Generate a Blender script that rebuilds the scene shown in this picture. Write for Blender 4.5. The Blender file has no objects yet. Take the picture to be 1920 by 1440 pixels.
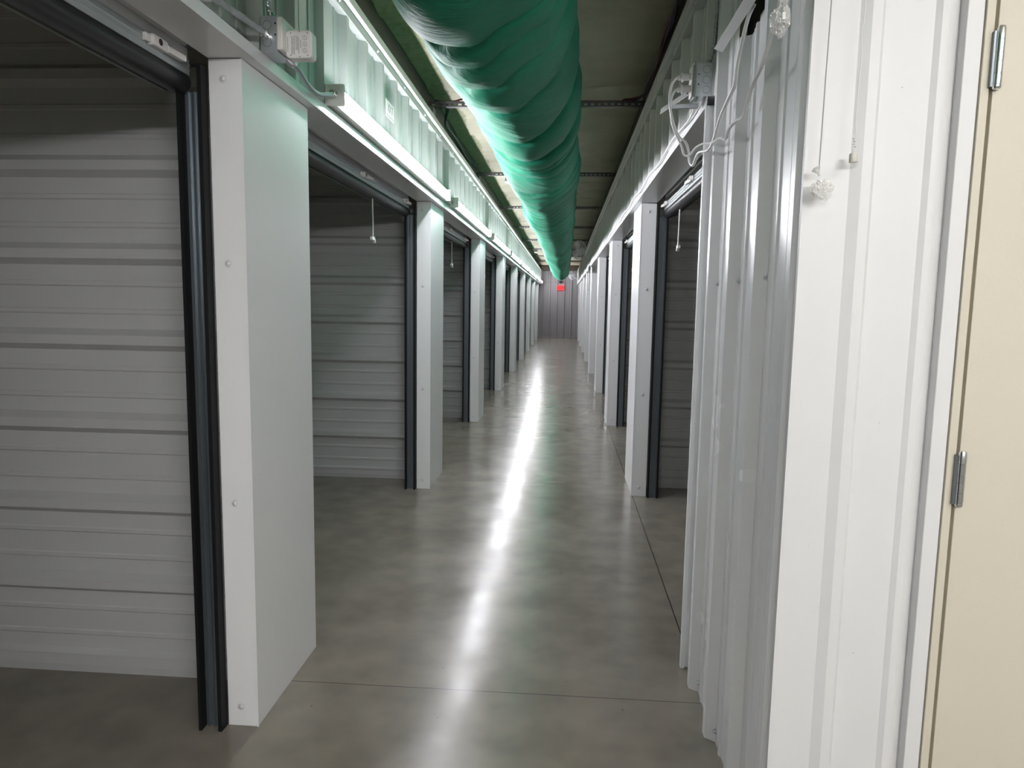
import bpy, bmesh, math, random
from mathutils import Vector, Matrix, noise
random.seed(7)
C = bpy.context.scene.collection
PI = math.pi

# ------------------------------------------------------------------ materials
def new_mat(name):
    m = bpy.data.materials.new(name); m.use_nodes = True
    nt = m.node_tree; b = nt.nodes['Principled BSDF']
    return m, nt, b
def simple(name, col, rough=.5, metal=0., spec=.5, **kw):
    m, nt, b = new_mat(name)
    b.inputs['Base Color'].default_value = (*col, 1)
    b.inputs['Roughness'].default_value = rough
    b.inputs['Metallic'].default_value = metal
    b.inputs['Specular IOR Level'].default_value = spec
    for k, v in kw.items(): b.inputs[k.replace('_', ' ')].default_value = v
    return m
def noise_node(nt, scale, detail=3, coord='Object', stretch=None, rough=.5, distort=0.):
    tc = nt.nodes.new('ShaderNodeTexCoord'); n = nt.nodes.new('ShaderNodeTexNoise')
    n.inputs['Scale'].default_value = scale; n.inputs['Detail'].default_value = detail
    n.inputs['Roughness'].default_value = rough; n.inputs['Distortion'].default_value = distort
    if stretch:
        mp = nt.nodes.new('ShaderNodeMapping'); mp.inputs['Scale'].default_value = stretch
        nt.links.new(tc.outputs[coord], mp.inputs[0]); nt.links.new(mp.outputs[0], n.inputs[0])
    else: nt.links.new(tc.outputs[coord], n.inputs[0])
    return n
def ramp(nt, src, stops):
    r = nt.nodes.new('ShaderNodeValToRGB'); e = r.color_ramp.elements
    e[0].position, e[0].color = stops[0][0], (*stops[0][1], 1)
    e[1].position, e[1].color = stops[-1][0], (*stops[-1][1], 1)
    for p, c in stops[1:-1]:
        x = e.new(p); x.color = (*c, 1)
    nt.links.new(src, r.inputs[0]); return r
def bump(nt, b, src, strength=.2, dist=.01, prev=None):
    n = nt.nodes.new('ShaderNodeBump'); n.inputs['Strength'].default_value = strength
    n.inputs['Distance'].default_value = dist
    nt.links.new(src, n.inputs['Height'])
    if prev: nt.links.new(prev.outputs[0], n.inputs['Normal'])
    nt.links.new(n.outputs[0], b.inputs['Normal']); return n
def math_node(nt, op, a, bb=None, clamp=False):
    n = nt.nodes.new('ShaderNodeMath'); n.operation = op; n.use_clamp = clamp
    for i, v in enumerate((a, bb)):
        if v is None: continue
        if isinstance(v, (int, float)): n.inputs[i].default_value = v
        else: nt.links.new(v, n.inputs[i])
    return n.outputs[0]
def mix_col(nt, fac, a, b_):
    n = nt.nodes.new('ShaderNodeMix'); n.data_type = 'RGBA'
    for i, v in ((0, fac), (6, a), (7, b_)):
        if isinstance(v, (tuple, list)): n.inputs[i].default_value = (*v, 1)
        elif isinstance(v, (int, float)): n.inputs[i].default_value = v
        else: nt.links.new(v, n.inputs[i])
    return n.outputs[2]

def painted(name, col, rough, bs=.03, specks=False):
    m, nt, b = new_mat(name)
    b.inputs['Base Color'].default_value = (*col, 1)
    n = noise_node(nt, 90, 2); bump(nt, b, n.outputs[0], bs, .002)
    n2 = noise_node(nt, 3, 3)
    r = ramp(nt, n2.outputs[0], [(.0, (rough - .012,) * 3), (1., (rough + .012,) * 3)])
    nt.links.new(r.outputs[0], b.inputs['Roughness'])
    if specks:
        v = noise_node(nt, 60, 2, rough=.4)
        mask = ramp(nt, v.outputs[0], [(.795, (0, 0, 0)), (.815, (1, 1, 1))])
        nt.links.new(mix_col(nt, mask.outputs[0], col, (.28, .26, .25)), b.inputs['Base Color'])
    return m
M = {}
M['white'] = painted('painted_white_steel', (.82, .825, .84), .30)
M['panel'] = painted('painted_panel_dimmed', (.42, .445, .43), .34)  # white paint darkened to offset the glare of the strip lights
M['band'] = painted('painted_band_lifted', (.64, .655, .64), .34)  # same paint as the left band, lightened to make up for shade
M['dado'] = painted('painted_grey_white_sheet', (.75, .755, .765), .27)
M['bright'] = painted('painted_bright_wall', (.68, .68, .685), .45, .03, True)
M['part'] = painted('galvalume_partition', (.50, .505, .51), .45, .10)
M['galv'] = simple('galvanised_steel', (.55, .58, .61), .35, .85)
M['chrome'] = simple('zinc_bright', (.75, .75, .76), .22, 1.)
M['alu'] = simple('aluminium_bar', (.50, .55, .56), .38, .55)
M['rubber'] = simple('black_rubber', (.018, .018, .02), .38, 0, .6)
M['black'] = simple('black_gap', (.006, .006, .007), .6)
M['plastic'] = simple('white_plastic', (.78, .76, .74), .35)
M['cable'] = simple('white_cable', (.70, .70, .69), .42)
M['cream'] = None
M['knob'] = simple('cream_knob', (.62, .60, .54), .5)
M['purlin'] = None
M['ink'] = simple('print_grey', (.22, .22, .23), .6)
M['darkink'] = simple('print_black', (.03, .03, .03), .6)
M['wire'] = simple('dark_wire', (.02, .018, .03), .5)
M['redwire'] = simple('red_wire', (.16, .012, .02), .5)
M['clear'] = simple('clear_plastic', (.88, .87, .85), .14, 0, .8, Alpha=.42)
M['track'] = simple('guide_dark_zinc', (.20, .225, .25), .33, .8)
M['strip'] = simple('weather_strip_black', (.008, .008, .009), .6, 0, .2)
M['strut'] = simple('strut_dark_zinc', (.13, .13, .14), .45, .6)
M['boltm'] = simple('painted_bolt', (.72, .72, .73), .3, .15)
M['strap'] = simple('post_grey', (.22, .24, .22), .5, .3)
M['wrap'] = simple('insulation_roll', (.50, .45, .34), .8)
M['fan'] = simple('fan_plastic', (.80, .80, .84), .4)

m, nt, b = new_mat('cream_door_paint'); M['cream'] = m
n = noise_node(nt, 160, 2); bump(nt, b, n.outputs[0], .12, .003)
b.inputs['Base Color'].default_value = (.59, .55, .455, 1); b.inputs['Roughness'].default_value = .5

m, nt, b = new_mat('purlin_dark_green'); M['purlin'] = m
n = noise_node(nt, 5, 4); r = ramp(nt, n.outputs[0], [(.35, (.028, .038, .026)), (.65, (.055, .05, .042))])
nt.links.new(r.outputs[0], b.inputs['Base Color']); b.inputs['Roughness'].default_value = .6

# lamp lens
m, nt, b = new_mat('lamp_lens_lit'); M['lens'] = m
b.inputs['Base Color'].default_value = (.8, .8, .8, 1)
b.inputs['Emission Color'].default_value = (.975, .965, 1.02, 1); b.inputs['Emission Strength'].default_value = 18.5  # S
def lens(name, e, col=(1, .975, .985)):
    m, nt, b = new_mat(name)
    b.inputs['Base Color'].default_value = (.8, .8, .8, 1)
    b.inputs['Emission Color'].default_value = (*col, 1); b.inputs['Emission Strength'].default_value = e
    return m
M['lensA'] = lens('aisle_lamp_lens', 9.0)
M['lensFill'] = lens('rear_fill_lens', 33.0)  # for the fill lamps added out of view
m, nt, b = new_mat('exit_red_lit'); M['exit'] = m
b.inputs['Base Color'].default_value = (.6, .02, .02, 1)
b.inputs['Emission Color'].default_value = (1, .03, .05, 1); b.inputs['Emission Strength'].default_value = .26
M['exitface'] = simple('exit_housing', (.07, .008, .012), .5)

# polished concrete
m, nt, b = new_mat('polished_concrete'); M['floor'] = m
na = noise_node(nt, 1.1, 3, rough=.55, distort=.6); nb = noise_node(nt, 6, 2, rough=.5)
ra = ramp(nt, na.outputs[0], [(.3, (.182, .164, .136)), (.5, (.222, .201, .169)), (.72, (.262, .238, .203))])
rb = ramp(nt, nb.outputs[0], [(.3, (.80, .80, .80)), (.7, (1.12, 1.11, 1.08))])
mx = nt.nodes.new('ShaderNodeMix'); mx.data_type = 'RGBA'; mx.blend_type = 'MULTIPLY'; mx.inputs[0].default_value = .8
nt.links.new(ra.outputs[0], mx.inputs[6]); nt.links.new(rb.outputs[0], mx.inputs[7])
# small pits and dark specks
sp = noise_node(nt, 36, 2, rough=.3); spm = ramp(nt, sp.outputs[0], [(.775, (0, 0, 0)), (.84, (.8, .8, .8))])
col = mix_col(nt, spm.outputs[0], mx.outputs[2], (.06, .053, .048))
# saw joints at fixed places in the slab
tc = nt.nodes.new('ShaderNodeTexCoord'); sx = nt.nodes.new('ShaderNodeSeparateXYZ')
nt.links.new(tc.outputs['Object'], sx.inputs[0])
wob = math_node(nt, 'MULTIPLY', math_node(nt, 'SUBTRACT', nb.outputs[0], .5), .004)
jx = math_node(nt, 'LESS_THAN', math_node(nt, 'ABSOLUTE', math_node(nt, 'ADD', math_node(nt, 'SUBTRACT', sx.outputs[0], .540), wob)), .0028)
jm = math_node(nt, 'PINGPONG', math_node(nt, 'ADD', math_node(nt, 'SUBTRACT', sx.outputs[1], 2.445), wob), 1.5225)
# a joint every 3.045 m
jy = math_node(nt, 'LESS_THAN', math_node(nt, 'ABSOLUTE', jm), .0020)
jy = math_node(nt, 'MULTIPLY', jy, .75)
joint = math_node(nt, 'MAXIMUM', jx, jy)
col = mix_col(nt, joint, col, (.03, .028, .026))
nt.links.new(col, b.inputs['Base Color'])
rr = ramp(nt, na.outputs[0], [(.3, (.195,) * 3), (.7, (.235,) * 3)])
rf = noise_node(nt, 3.5, 2, rough=.4, stretch=(.5, 1, 1))
nt.links.new(math_node(nt, 'ADD', rr.outputs[0], math_node(nt, 'MULTIPLY', math_node(nt, 'SUBTRACT', rf.outputs[0], .5), .16)), b.inputs['Roughness'])
b.inputs['Specular IOR Level'].default_value = .42
nl = noise_node(nt, 4.5, 2, rough=.45, stretch=(.7, 1, 1)); b2 = bump(nt, b, nl.outputs[0], .21, .010)

# spray foam
m, nt, b = new_mat('spray_foam'); M['foam'] = m
na = noise_node(nt, 2.2, 5, rough=.6); nb = noise_node(nt, 22, 4, rough=.6)
ra = ramp(nt, na.outputs[0], [(.3, (.46, .435, .33)), (.7, (.60, .57, .445))])
tc = nt.nodes.new('ShaderNodeTexCoord'); sx = nt.nodes.new('ShaderNodeSeparateXYZ'); nt.links.new(tc.outputs['Object'], sx.inputs[0])
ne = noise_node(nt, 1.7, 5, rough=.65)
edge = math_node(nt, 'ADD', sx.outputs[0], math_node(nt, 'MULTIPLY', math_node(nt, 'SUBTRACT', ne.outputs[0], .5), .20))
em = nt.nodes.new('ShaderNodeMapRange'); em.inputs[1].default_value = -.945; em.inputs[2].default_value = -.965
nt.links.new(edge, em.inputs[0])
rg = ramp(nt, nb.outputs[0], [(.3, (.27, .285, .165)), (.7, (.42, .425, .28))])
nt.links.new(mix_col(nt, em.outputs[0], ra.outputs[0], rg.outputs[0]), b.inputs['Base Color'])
b.inputs['Roughness'].default_value = .75
b1 = bump(nt, b, nb.outputs[0], .5, .012)
ng = noise_node(nt, 75, 3); bump(nt, b, ng.outputs[0], .35, .004, b1)

# green duct fabric
m, nt, b = new_mat('green_duct_fabric'); M['green'] = m
na = noise_node(nt, 3, 3); ra = ramp(nt, na.outputs[0], [(.3, (.012, .175, .100)), (.7, (.018, .215, .130))])
nt.links.new(ra.outputs[0], b.inputs['Base Color']); b.inputs['Roughness'].default_value = .6
b.inputs['Specular IOR Level'].default_value = .2
b.inputs['Sheen Weight'].default_value = .10; b.inputs['Sheen Roughness'].default_value = .4; b.inputs['Sheen Tint'].default_value = (.35, .9, .65, 1)
n1 = noise_node(nt, 5, 5, stretch=(1.2, 5, 1.2), distort=1.2, rough=.6); b1 = bump(nt, b, n1.outputs[0], .35, .02)
n2 = noise_node(nt, 30, 3, stretch=(1, 4, 1), distort=.8); bump(nt, b, n2.outputs[0], .18, .004, b1)

# ------------------------------------------------------------------ mesh helpers
class MB:
    def __init__(s): s.bm = bmesh.new()
    def box(s, x0, x1, y0, y1, z0, z1):
        v = [s.bm.verts.new(p) for p in ((x0,y0,z0),(x1,y0,z0),(x1,y1,z0),(x0,y1,z0),(x0,y0,z1),(x1,y0,z1),(x1,y1,z1),(x0,y1,z1))]
        for f in ((0,3,2,1),(4,5,6,7),(0,1,5,4),(1,2,6,5),(2,3,7,6),(3,0,4,7)): s.bm.faces.new([v[i] for i in f])
        return s
    def extrude(s, poly, axis, t0, t1, closed=True, caps=True):
        """poly: 2-D points in the plane across the axis ('x': (y,z), 'y': (x,z), 'z': (x,y))"""
        def P(p, t): return {'x': (t, p[0], p[1]), 'y': (p[0], t, p[1]), 'z': (p[0], p[1], t)}[axis]
        a = [s.bm.verts.new(P(p, t0)) for p in poly]; c = [s.bm.verts.new(P(p, t1)) for p in poly]
        n = len(poly)
        for i in range(n if closed else n - 1):
            j = (i + 1) % n; s.bm.faces.new((a[i], a[j], c[j], c[i]))
        if closed and caps: s.bm.faces.new(a[::-1]); s.bm.faces.new(c)
        return s
    def cyl(s, p0, p1, r0, r1=None, seg=16, caps=True):
        r1 = r0 if r1 is None else r1
        p0, p1 = Vector(p0), Vector(p1); d = (p1 - p0).normalized()
        u = d.orthogonal().normalized(); w = d.cross(u)
        A, B = [], []
        for i in range(seg):
            t = 2 * PI * i / seg; q = u * math.cos(t) + w * math.sin(t)
            A.append(s.bm.verts.new(p0 + q * r0)); B.append(s.bm.verts.new(p1 + q * r1))
        for i in range(seg):
            j = (i + 1) % seg; s.bm.faces.new((A[i], A[j], B[j], B[i]))
        if caps: s.bm.faces.new(A[::-1]); s.bm.faces.new(B)
        return s
    def lathe(s, c, axis, prof, seg=20):
        """prof: (distance along axis, radius)"""
        c, d = Vector(c), Vector(axis).normalized(); u = d.orthogonal().normalized(); w = d.cross(u); prev = None
        for t, r in prof:
            ring = [s.bm.verts.new(c + d * t + (u * math.cos(2*PI*i/seg) + w * math.sin(2*PI*i/seg)) * max(r, 1e-4)) for i in range(seg)]
            if prev:
                for i in range(seg):
                    j = (i + 1) % seg; s.bm.faces.new((prev[i], prev[j], ring[j], ring[i]))
            else: s.bm.faces.new(ring[::-1])
            prev = ring
        s.bm.faces.new(prev); return s
    def tube(s, pts, r, seg=8, smooth=True, res=8, flat=1., ridge=0., pitch=.012):
        pts = [Vector(p) for p in pts]
        if smooth and len(pts) > 2:
            q = []
            for i in range(len(pts) - 1):
                a, b_, c, d = pts[max(i-1,0)], pts[i], pts[i+1], pts[min(i+2,len(pts)-1)]
                for k in range(res):
                    t = k / res
                    q.append(.5*((2*b_)+(c-a)*t+(2*a-5*b_+4*c-d)*t*t+(3*b_-a-3*c+d)*t**3))
            pts = q + [pts[-1]]
        if ridge:
            q = [pts[0]]; L = 0
            for a, b_ in zip(pts, pts[1:]):
                n = max(1, int((b_ - a).length / (pitch / 4)))
                for k in range(1, n + 1): q.append(a.lerp(b_, k / n))
            pts = q
        u = None; prev = None; dist = 0
        for i, p in enumerate(pts):
            d = (pts[min(i+1, len(pts)-1)] - pts[max(i-1, 0)]).normalized()
            if u is None: u = d.orthogonal().normalized()
            u = (u - d * u.dot(d)).normalized(); w = d.cross(u)
            if i: dist += (p - pts[i-1]).length
            rr = r + (ridge * math.sin(2*PI*dist/pitch) if ridge else 0)
            ring = [s.bm.verts.new(p + u * math.cos(2*PI*k/seg) * rr * flat + w * math.sin(2*PI*k/seg) * rr) for k in range(seg)]
            if prev:
                for k in range(seg):
                    j = (k + 1) % seg; s.bm.faces.new((prev[k], prev[j], ring[j], ring[k]))
            else: s.bm.faces.new(ring[::-1])
            prev = ring
        s.bm.faces.new(prev); return s
    def build(s, name, mat, parent=None, smooth=False, bevel=0., solid=0., loc=None):
        bmesh.ops.recalc_face_normals(s.bm, faces=s.bm.faces)
        me = bpy.data.meshes.new(name); s.bm.to_mesh(me); s.bm.free()
        for mm in (mat if isinstance(mat, (list, tuple)) else [mat]): me.materials.append(mm)
        if smooth:
            for p in me.polygons: p.use_smooth = True
        o = bpy.data.objects.new(name, me); C.objects.link(o)
        if parent: o.parent = parent
        if loc: o.location = loc
        if solid:
            q = o.modifiers.new('thickness', 'SOLIDIFY'); q.thickness = solid; q.offset = -1
        if bevel:
            q = o.modifiers.new('bevel', 'BEVEL'); q.width = bevel; q.segments = 2; q.limit_method = 'ANGLE'
        if smooth:
            q = o.modifiers.new('edge', 'EDGE_SPLIT'); q.split_angle = math.radians(40)
        return o
def tag(o, label=None, cat=None, group=None, kind=None):
    if label: o['label'] = label
    if cat: o['category'] = cat
    if group: o['group'] = group
    if kind: o['kind'] = kind
    return o
def struct(o, label=None, cat=None):
    o['kind'] = 'structure'; return tag(o, label, cat)
def empty(name, loc=(0, 0, 0), label=None, cat=None, group=None):
    o = bpy.data.objects.new(name, None); C.objects.link(o); o.location = loc; o.empty_display_size = .05
    return tag(o, label, cat, group)
def copy_tree(o, parent=None):
    c = o.copy(); C.objects.link(c)
    if parent: c.parent = parent
    for ch in list(o.children): copy_tree(ch, c)
    return c
ORD = ['nearest', 'second', 'third', 'fourth', 'fifth', 'sixth', 'seventh', 'eighth', 'ninth', 'tenth']

# ------------------------------------------------------------------ ribbed sheet profile
RH = .031
def rib_profile(s0, s1, phase, pitch=.302, h=RH):
    """(s, height) polyline of ribbed sheet between s0 and s1, a rib centred on phase + k*pitch"""
    feats = [(-.038, 0), (-.016, h), (.016, h), (.038, 0)]
    for c in (.101, .199): feats += [(c - .011, 0), (c - .006, .005), (c + .006, .005), (c + .011, 0)]
    pts = []; k = math.floor((s0 - phase) / pitch) - 1
    while phase + k * pitch - .1 < s1:
        for a, hh in feats: pts.append((phase + k * pitch + a, hh))
        k += 1
    out = []
    def at(s):
        for (a, ha), (b_, hb) in zip(pts, pts[1:]):
            if a <= s <= b_: return ha + (hb - ha) * (s - a) / max(b_ - a, 1e-6)
        return 0.
    out.append((s0, at(s0)))
    out += [p for p in pts if s0 < p[0] < s1]
    out.append((s1, at(s1)))
    return out

P = 3.045                       # bay length
PL, PR = 2.155, 2.155           # near edge of the first pillar
PW = .555                       # pillar width along the hall
XL, XLi = -.980, -1.083         # left pillar: hall face, inner face
XR, XRi = .530, .638
TOP = 2.13
YE = 29.2
ZC = 3.10

# ------------------------------------------------------------------ shell
def sheet(name, x0, x1, y0, y1, z, mat, nx=1, ny=1):
    bm = bmesh.new(); g = [[bm.verts.new((x0 + (x1-x0)*i/nx, y0 + (y1-y0)*j/ny, z)) for i in range(nx+1)] for j in range(ny+1)]
    for j in range(ny):
        for i in range(nx): bm.faces.new((g[j][i], g[j][i+1], g[j+1][i+1], g[j+1][i]))
    mb = MB(); mb.bm.free(); mb.bm = bm; return mb
f = MB().box(-4.3, 4.0, -2.0, YE + .1, -.12, 0).build('floor', M['floor']); struct(f)

# foam ceiling with the shallow swells the spray leaves along every purlin
bm = bmesh.new(); xs = [-4.3, -3, -2, -1.4] + [-1.25 + i * .05 for i in range(42)] + [1.2, 2.4, 4.0]
ys = []; y = -2.0
while y < YE + .1:
    ys.append(y); y += .05 if y < 12 else .12
ys.append(YE + .1)
rows = []
for y in ys:
    row = []
    for x in xs:
        q = (y - 1.17) % 1.5225; q = min(q, 1.5225 - q)
        z = ZC - .022 * math.exp(-(q / .07) ** 2) + .012 * noise.noise(Vector((x * 2.2, y * 1.6, 3))) + .006 * noise.noise(Vector((x * 9, y * 7, 8)))
        z -= .05 * max(0, (-.88 - x) / .25) if x > -1.3 else .05
        row.append(bm.verts.new((x, y, z)))
    rows.append(row)
for a, c in zip(rows, rows[1:]):
    for i in range(len(xs) - 1): bm.faces.new((a[i], a[i+1], c[i+1], c[i]))
mb = MB(); mb.bm.free(); mb.bm = bm
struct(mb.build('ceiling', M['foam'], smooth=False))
for p in bpy.data.objects['ceiling'].data.polygons: p.use_smooth = True

# outer enclosure
struct(MB().box(-4.4, -4.3, -2.0, YE, 0, ZC).build('wall_outer_left', M['panel']))
struct(MB().box(4.0, 4.1, -2.0, YE, 0, ZC).build('wall_outer_right', M['panel']))
struct(MB().box(-4.3, 4.0, -2.1, -2.0, 0, ZC).build('wall_back', M['panel']))

# far end wall: ribbed sheet low, a lap seam, dark beam above
def ribbed(name, prof_axis, s0, s1, z0, z1, base, sign, phase, mat, along='z', parent=None, pitch=.302):
    """vertical ribs: runs along y (prof_axis 'y', base = x) or along x (prof_axis 'x', base = y)"""
    mb = MB(); prof = rib_profile(s0, s1, phase, pitch)
    pts = [((base + sign * h, s) if prof_axis == 'y' else (s, base + sign * h)) for s, h in prof]
    mb.extrude(pts, 'z', z0, z1, closed=False)
    return mb.build(name, mat, parent, solid=.0012)
endm = painted('end_wall_sheet', (.30, .29, .30), .5)
e = empty('wall_far_end', (0, 0, 0)); struct(e)
ribbed('lower_sheet', 'x', -1.10, .66, 0, 2.21, YE, -1, -.30, endm, parent=e, pitch=.29)
ribbed('upper_sheet', 'x', -1.10, .66, 2.222, 2.68, YE + .012, -1, -.30, endm, parent=e, pitch=.29)
struct(MB().box(-4.3, 4.0, YE + .03, YE + .1, 0, ZC).build('wall_end_backing', M['strap']))
struct(MB().box(-1.1, .66, YE - .10, YE - .02, 2.69, 2.90).build('trim_1', simple('end_beam_brown', (.10, .075, .055), .6)))

# ------------------------------------------------------------------ side rows
def header(name, side):
    """pressed soffit, lip and fascia running the length of the row"""
    if side < 0: xi, xo, y0 = XLi, -.943, -2.0
    else: xi, xo, y0 = XRi, .493, PR + .545
    s = 1 if side < 0 else -1
    t = .0025
    poly = [(xi, TOP), (xo, TOP), (xo, TOP + .037), (xo - s * .052, TOP + .037), (xo - s * .052, TOP + .037 - t), (xo - s * t, TOP + .037 - t),
            (xo - s * t, TOP + t), (xi, TOP + t)]
    e = empty(name); struct(e)
    y = y0; k = 0; first = (2.444 if side < 0 else 5.49)
    cuts = [y0] + [first + P * i for i in range(-2, 10) if y0 < first + P * i < YE] + [YE]
    for a, c in zip(cuts, cuts[1:]):
        MB().extrude(poly, 'y', a + .0012, c - .0012).build('header_section', M['white'], e)
    return e
header('trim_2', -1); header('trim_3', 1)

# ribbed band over the doors
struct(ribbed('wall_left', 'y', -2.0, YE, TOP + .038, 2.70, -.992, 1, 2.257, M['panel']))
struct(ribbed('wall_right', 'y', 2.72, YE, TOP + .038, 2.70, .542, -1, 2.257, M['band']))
# top channels
def top_channel(name, side, y0):
    x = -.992 if side < 0 else .542; s = 1 if side < 0 else -1
    poly = [(x - s*.01, 2.625), (x + s*.036, 2.625), (x + s*.036, 2.662), (x + s*.030, 2.668), (x + s*.050, 2.676), (x + s*.050, 2.712), (x + s*.012, 2.735), (x - s*.05, 2.735), (x - s*.05, 2.71), (x - s*.01, 2.70)]
    e = empty(name); struct(e)
    MB().extrude(poly, 'y', y0, YE).build('channel', M['panel'], e)
    mb = MB(); y = y0 + .2
    while y < 16:
        mb.lathe((x + s*.036, y, 2.644), (s, 0, 0), [(0, .009), (.002, .009), (.002, .006), (.006, .005)], 8); y += .604
    mb.build('screws', M['galv'], e)
top_channel('trim_4', -1, -2.0); top_channel('trim_5', 1, 1.7)
# roof purlins beyond the sheets
for nm, x0, x1, y0 in (('trim_6', -1.16, -1.10, -2.0), ('trim_7', .60, .66, -2.0)):
    struct(MB().extrude([(x0, 2.83), (x1, 2.83), (x1, 3.085), (x0, 3.085)], 'y', y0, YE - .1).build(nm, M['purlin']))

# posts carrying the struts
for side, x in ((-1, -1.075), (1, .615)):
    for k in range(8):
        y = 5.78 + P * k
        o = MB().box(x - .02, x + .02, y - .10, y + .0, 2.45, 2.92).build('roof_post', M['strap'])
        tag(o, f"grey steel post end above the {'left' if side<0 else 'right'} wall band, {ORD[k]} from the camera", 'post', f"post ends above the {'left' if side<0 else 'right'} band")

def bolt_mb(c, ax, r=.0095):
    return MB().lathe(c, ax, [(0, r * 1.25), (.0015, r * 1.25), (.002, r * .8), (.005, r * .7), (.0065, r * .4)], 10)
# pillars
def make_pillar(side):
    x0, x1 = (XLi, XL) if side < 0 else (XR, XRi)
    e = empty('pillar', (0, 0, 0))
    # folded sheet jamb with a lapped corner seam
    mb = MB(); mb.box(x0, x1, 0, PW, 0, TOP - .002)
    mb.build('jamb_cladding', M['white'], e, bevel=.002)
    xs = XL + .0006 if side < 0 else XR - .0006
    hx = (XL - .0035, XL + .0012) if side < 0 else (XR - .0012, XR + .0035)
    MB().box(hx[0], hx[1], -.0022, .0025, .0, TOP - .004).build('corner_fold', M['white'], e)
    bx = (x0 + x1) / 2 - (.006 if side < 0 else 0)
    for z in (.068, .762, 1.522, 2.069):
        bolt_mb((bx, -.0005, z), (0, -1, 0)).build('bolt', M['boltm'], e, smooth=True)
    return e
for side in (-1, 1):
    proto = make_pillar(side)
    ks = range(-1, 9) if side < 0 else range(1, 9)
    for n, k in enumerate(ks):
        o = proto if n == 0 else copy_tree(proto)
        o.location = (0, PL + P * k, 0)
        s = 'left' if side < 0 else 'right'
        lab = (f'white steel pillar on the {s} row, {ORD[n-1] if side<0 else ORD[n]} of the pillars in view' if not (side < 0 and k < 0)
               else 'white steel pillar beside the camera before the left bay')
        tag(o, lab, 'pillar', f'pillars along the {s} row')

# unit partitions (horizontal ribs)
def partition(side, y):
    x0, x1 = (-4.3, XLi) if side < 0 else (XRi, 4.0)
    prof = rib_profile(.075, 2.72, 1.563, .302)
    pts = [(y - h, s) for s, h in prof]
    e = empty('wall_partition', (0, 0, 0)); struct(e)
    MB().extrude(pts, 'x', x0, x1, closed=False).build('ribbed_sheet', M['part'], e, solid=.0012)
    MB().extrude([(y - .012, 0), (y + .01, 0), (y + .01, .08), (y - .012, .08), (y - .016, .074), (y - .016, .03)], 'x', x0, x1).build('base_rail', M['part'], e)
    return e
for side in (-1, 1):
    p0 = partition(side, 0.)
    ks = range(-1, 9) if side < 0 else range(1, 9)
    for n, k in enumerate(ks):
        o = p0 if n == 0 else copy_tree(p0)
        o.location = (0, 2.44 + P * k, 0)

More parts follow.
